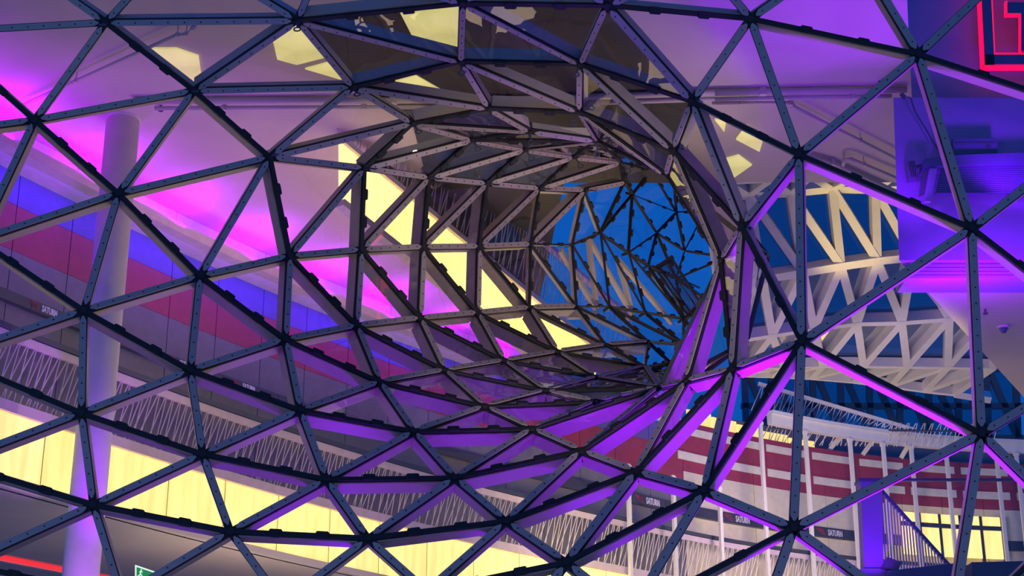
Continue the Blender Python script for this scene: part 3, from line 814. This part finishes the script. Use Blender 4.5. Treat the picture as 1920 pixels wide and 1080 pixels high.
# fittings on the wall
e = empty('spotlight_fixture', at(1702, 318, 35.2), 'dark ribbed floodlight pointing down on the lilac wall edge', 'lamp')
mb = MB(); q = [at(1700, 303, 35.1), at(1715, 301, 35.1), at(1722, 332, 35.1), at(1705, 334, 35.1)]; mb.prism(q, (0, 0.25, 0)); obj('housing', mb, M['darkblue'], e)
for k in range(4):
    mb = MB(); mb.beam(at(1702 + k * 4, 303, 35.1), at(1707 + k * 4, 333, 35.1), (0, -1, 0), 0.02, 0.05, 0, 0.05); obj('cooling_fin', mb, M['dark'], e)
mb = MB(); mb.beam(at(1718, 312, 35.2), at(1736, 308, 35.3), (0, -1, 0), 0.08, 0.08); obj('bracket', mb, M['darkblue'], e)
e = empty('sensor_box', at(1690, 178, 35.4), 'small dark sensor on top of the lilac wall corner with cable', 'sensor')
mb = MB(); mb.beam(at(1690, 174, 35.4), at(1698, 182, 35.4), (0, -1, 0), 0.07, 0.1); obj('housing', mb, M['dark'], e)
mb = MB(); cab = [(1700, 182), (1708, 184), (1716, 210), (1735, 240), (1752, 270), (1772, 296)]
for a, b in zip(cab, cab[1:]): mb.tube(at(*a, 35.5), at(*b, 35.5), 0.02, 5)
obj('cable', mb, M['dark'], e)
e = empty('roller_awning', at(1850, 360, 34.9), 'dark blue corrugated shutter canopy on the lilac wall', 'awning')
mb = MB(); mb.prism([at(1733, 298, 35), at(1775, 291, 35), at(1920, 286, 35), at(2100, 284, 35), at(2100, 300, 35), at(1733, 312, 35)], (0, 0.5, 0)); obj('roll_box', mb, M['darkblue'], e)
for k in range(16):
    y = 304 + k * 3.8
    mb = MB(); mb.beam(at(1768 - k * 0.9, y, 35.1), at(2100, y - 2, 35.1), (0, -1, 0), 0.04, 0.06); obj('slat', mb, M['darkblue'], e)
mb = MB(); mb.prism([at(1744, 316, 35.0), at(1757, 316, 35.0), at(1746, 377, 35.0), at(1734, 377, 35.0)], (0, 0.12, 0)); obj('guide_rail', mb, M['wallp'], e)
mb = MB(); mb.prism([at(1731, 320, 35.1), at(1741, 318, 35.1), at(1734, 362, 35.1), at(1724, 366, 35.1)], (0, 0.12, 0)); obj('motor_box', mb, M['dark'], e)
e = empty('ventilation_unit', at(1830, 288, 35.2), 'slate blue ventilation box standing on the shutter canopy', 'box')
mb = MB(); mb.prism([at(1787, 260, 35.2), at(1869, 259, 35.2), at(1871, 288, 35.2), at(1789, 289, 35.2)], (0, 0.5, 0)); obj('casing', mb, M['darkblue'], e)
for y in (268.5, 281):
    mb = MB(); mb.beam(at(1791, y, 35.2), at(1867, y - 0.5, 35.2), (0, -1, 0), 0.025, 0.03, 0, 0.02); obj('seam', mb, M['dark'], e)
for y in (273, 276):
    mb = MB(); mb.beam(at(1849, y, 35.2), at(1858, y, 35.2), (0, -1, 0), 0.02, 0.03, 0, 0.02); obj('vent_slot', mb, M['dark'], e)
# neon sign: square frame around a letter T
e = empty('neon_sign', at(1900, 128, 35.5), 'red glowing square sign with letter at the top right corner', 'sign')
YS = 35.45


def ring(mb, x0, y0, x1, y1, t, Y, dep, skew=6):
    def q(x, y): return at(x + skew * (y - 60) / 120, y, Y)
    for a, b, c, d in ((x0, y0, x0 + t, y1), (x1 - t, y0, x1, y1), (x0, y1 - t, x1, y1), (x0, y0, x1, y0 + t)):
        mb.prism([q(a, b), q(c, b), q(c, d), q(a, d)], (0, dep, 0))


mb = MB(); ring(mb, 1844, -55, 2010, 120, 18, YS, 0.2); obj('frame_face', mb, M['darkblue'], e)
mb = MB(); ring(mb, 1838, -61, 2016, 127, 5, YS + 0.05, 0.15); obj('outer_glow_edge', mb, M['neon'], e)
mb = MB(); ring(mb, 1860, -38, 1994, 103, 4, YS + 0.05, 0.15); obj('inner_glow_edge', mb, M['neon'], e)
mb = MB()
for a, b, c, d in ((1889, 4, 1972, 24), (1915, 24, 1948, 95)): mb.prism([at(a, b, YS), at(c, b, YS), at(c, d, YS), at(a, d, YS)], (0, 0.12, 0))
obj('letter_face', mb, M['darkblue'], e)
mb = MB()
for a, b, c, d in ((1885, 2, 1889, 29), (1885, 24, 1917, 29), (1912, 26, 1916, 97), (1944, 24, 1975, 29), (1972, 2, 1976, 29), (1947, 26, 1951, 97)):
    mb.prism([at(a, b, YS + 0.04), at(c, b, YS + 0.04), at(c, d, YS + 0.04), at(a, d, YS + 0.04)], (0, 0.1, 0))
obj('letter_glow_edge', mb, M['neon'], e)
# soffit fittings
for px, py, lb in ((1847, 580, 'small sprinkler head on the right soffit'),):
    q = atz(px, py, zs); mb = MB(); mb.tube(q, q - V((0, 0, 0.1)), 0.03, 8); mb.tube(q - V((0, 0, 0.1)), q - V((0, 0, 0.13)), 0.06, 10); tag(obj('sprinkler', mb, M['dark']), lb, 'sprinkler')
q = atz(1881, 612, zs); e = empty('dome_camera', q - V((0, 0, 0.25)), 'small dome camera on the mauve soffit at right', 'camera')
mb = MB(); mb.tube(q, q - V((0, 0, 0.06)), 0.16, 16); obj('base', mb, M['ceil'], e)
mb = MB(); mb.tube(q - V((0, 0, 0.06)), q - V((0, 0, 0.18)), 0.12, 16, 0, 0.05); obj('dome', mb, M['darkblue'], e)

# ================================================================ PURPLE POST AND STAIR RAILING
YP = 44.0
e = empty('stair_post', at(1635, 1075, YP), 'purple lit square post with plinth beside the stair railing', 'post')
mb = MB(); mb.prism([at(1613, 901, YP), at(1654, 901, YP), at(1657, 1072, YP), at(1621, 1072, YP)], (0, 0.5, 0)); obj('shaft', mb, M['wallp'], e)
mb = MB(); mb.prism([at(1614, 1066, YP - 0.1), at(1672, 1066, YP - 0.1), at(1672, 1120, YP - 0.1), at(1614, 1120, YP - 0.1)], (0, 0.8, 0)); obj('plinth', mb, M['wallp'], e)
mb = MB(); mb.prism([at(1610, 896, YP - 0.05), at(1668, 896, YP - 0.05), at(1668, 902, YP - 0.05), at(1610, 902, YP - 0.05)], (0, 0.6, 0)); obj('cap', mb, M['darkblue'], e)
light('post_uplight', 'SPOT', at(1640, 1110, YP - 2), PURPLE, 900, at(1634, 990, YP), 0.1, spot=50)
mb = MB(); mb.beam(at(1655, 899, YP), at(2000, 899, YP), (0, -1, 0), 0.07, 0.1); tag(obj('crossbar', mb, M['darkblue']), 'thin dark horizontal bar reaching right from the purple post', 'bar')
e = empty('stair_railing', at(1720, 1065, YP + 0.3), 'dark stair railing with many upright bars sloping down right', 'railing')
mb = MB(); mb.beam(at(1652, 918, YP + 0.3), at(1782, 1062, YP + 0.3), (0, -1, 0), 0.10, 0.1); obj('handrail', mb, M['darkblue'], e)
for k in range(22):
    t = k / 22; xt = 1652 + 128 * t; yt = 922 + 140 * t
    mb = MB(); mb.tube(at(xt, yt, YP + 0.3), at(xt + 10 - 6 * t, 1068 + 2 * math.sin(k), YP + 0.3), 0.022, 6); obj('baluster', mb, mat('bare_steel_bar', (0.45, 0.43, 0.5), 0.35, 0.6), e)
e = empty('floodlight', at(1675, 1060, YP - 0.3), 'square dark floodlight at the foot of the stair railing', 'lamp')
mb = MB(); mb.prism([at(1664, 1044, YP - 0.4), at(1690, 1054, YP - 0.4), at(1684, 1072, YP - 0.4), at(1656, 1063, YP - 0.4)], (0, 0.3, 0)); obj('housing', mb, M['dark'], e)
for k in range(2):
    mb = MB(); mb.beam(at(1668 + 10 * k, 1048 + 4 * k, YP - 0.42), at(1662 + 10 * k, 1064 + 4 * k, YP - 0.42), (0, -1, 0), 0.02, 0.02); obj('rib', mb, M['darkblue'], e)
mb = MB(); mb.prism([at(1664, 1070, YP - 0.5), at(1790, 1056, YP - 0.5), at(1790, 1110, YP - 0.5), at(1664, 1110, YP - 0.5)], (0, 1.2, 0)); tag(obj('stair_parapet', mb, M['darkblue']), 'dark parapet slab under the stair railing', 'parapet')
mb = MB(); mb.prism([at(1822, 1054, YP - 2), at(2000, 1050, YP - 2), at(2000, 1110, YP - 2), at(1822, 1110, YP - 2)], (0, 1.2, 0)); tag(obj('flat_canopy', mb, M['dark']), 'dark flat canopy edge in the bottom right corner', 'canopy')

# ================================================================ LOWER LEFT: red strip, exit sign
zz = zy0 - 0.26
e = empty('led_strip', atz(50, 1052, zz), 'red glowing light strip on the soffit in the bottom left corner', 'light')
A, B = atz(-60, 1034, zz), atz(260, 1096, zz)
mb = MB(); mb.beam(A, B, (0, 0, -1), 0.55, 0.03, 0, 0.03); obj('lit_strip', mb, M['redled'], e)
mb = MB(); mb.beam(A + V((0, 0.5, 0)), B + V((0, 0.5, 0)), (0, 0, -1), 0.25, 0.06, 0, 0.06); obj('trim', mb, M['stripe'], e)
e = empty('exit_sign', at(272, 1075, 45), 'green lit emergency exit sign with running figure at bottom left', 'sign')
YX = 45
mb = MB(); mb.prism([at(253, 1059, YX), at(300, 1075, YX), at(300, 1110, YX), at(253, 1094, YX)], (0.05, 0.12, 0)); obj('housing', mb, M['exitw'], e)
mb = MB(); mb.prism([at(256, 1063, YX - 0.02), at(298, 1077, YX - 0.02), at(298, 1108, YX - 0.02), at(256, 1092, YX - 0.02)], (0, 0.01, 0)); obj('green_face', mb, M['green'], e)
mb = MB()
yx = YX - 0.05
mb.tube(at(265, 1068.5, yx), at(265, 1068.5, yx - 0.01), 0.02, 8)
for a, b, c, d in ((264, 1070, 263, 1076), (263, 1076, 266, 1079), (266, 1079, 265, 1083), (263, 1076, 260, 1080), (260, 1080, 257.5, 1080), (264, 1071, 267, 1073), (264, 1071, 261, 1072.5)):
    mb.beam(at(a, b, yx), at(c, d, yx), (0, -1, 0), 0.022, 0.01)
obj('running_figure', mb, M['exitw'], e)
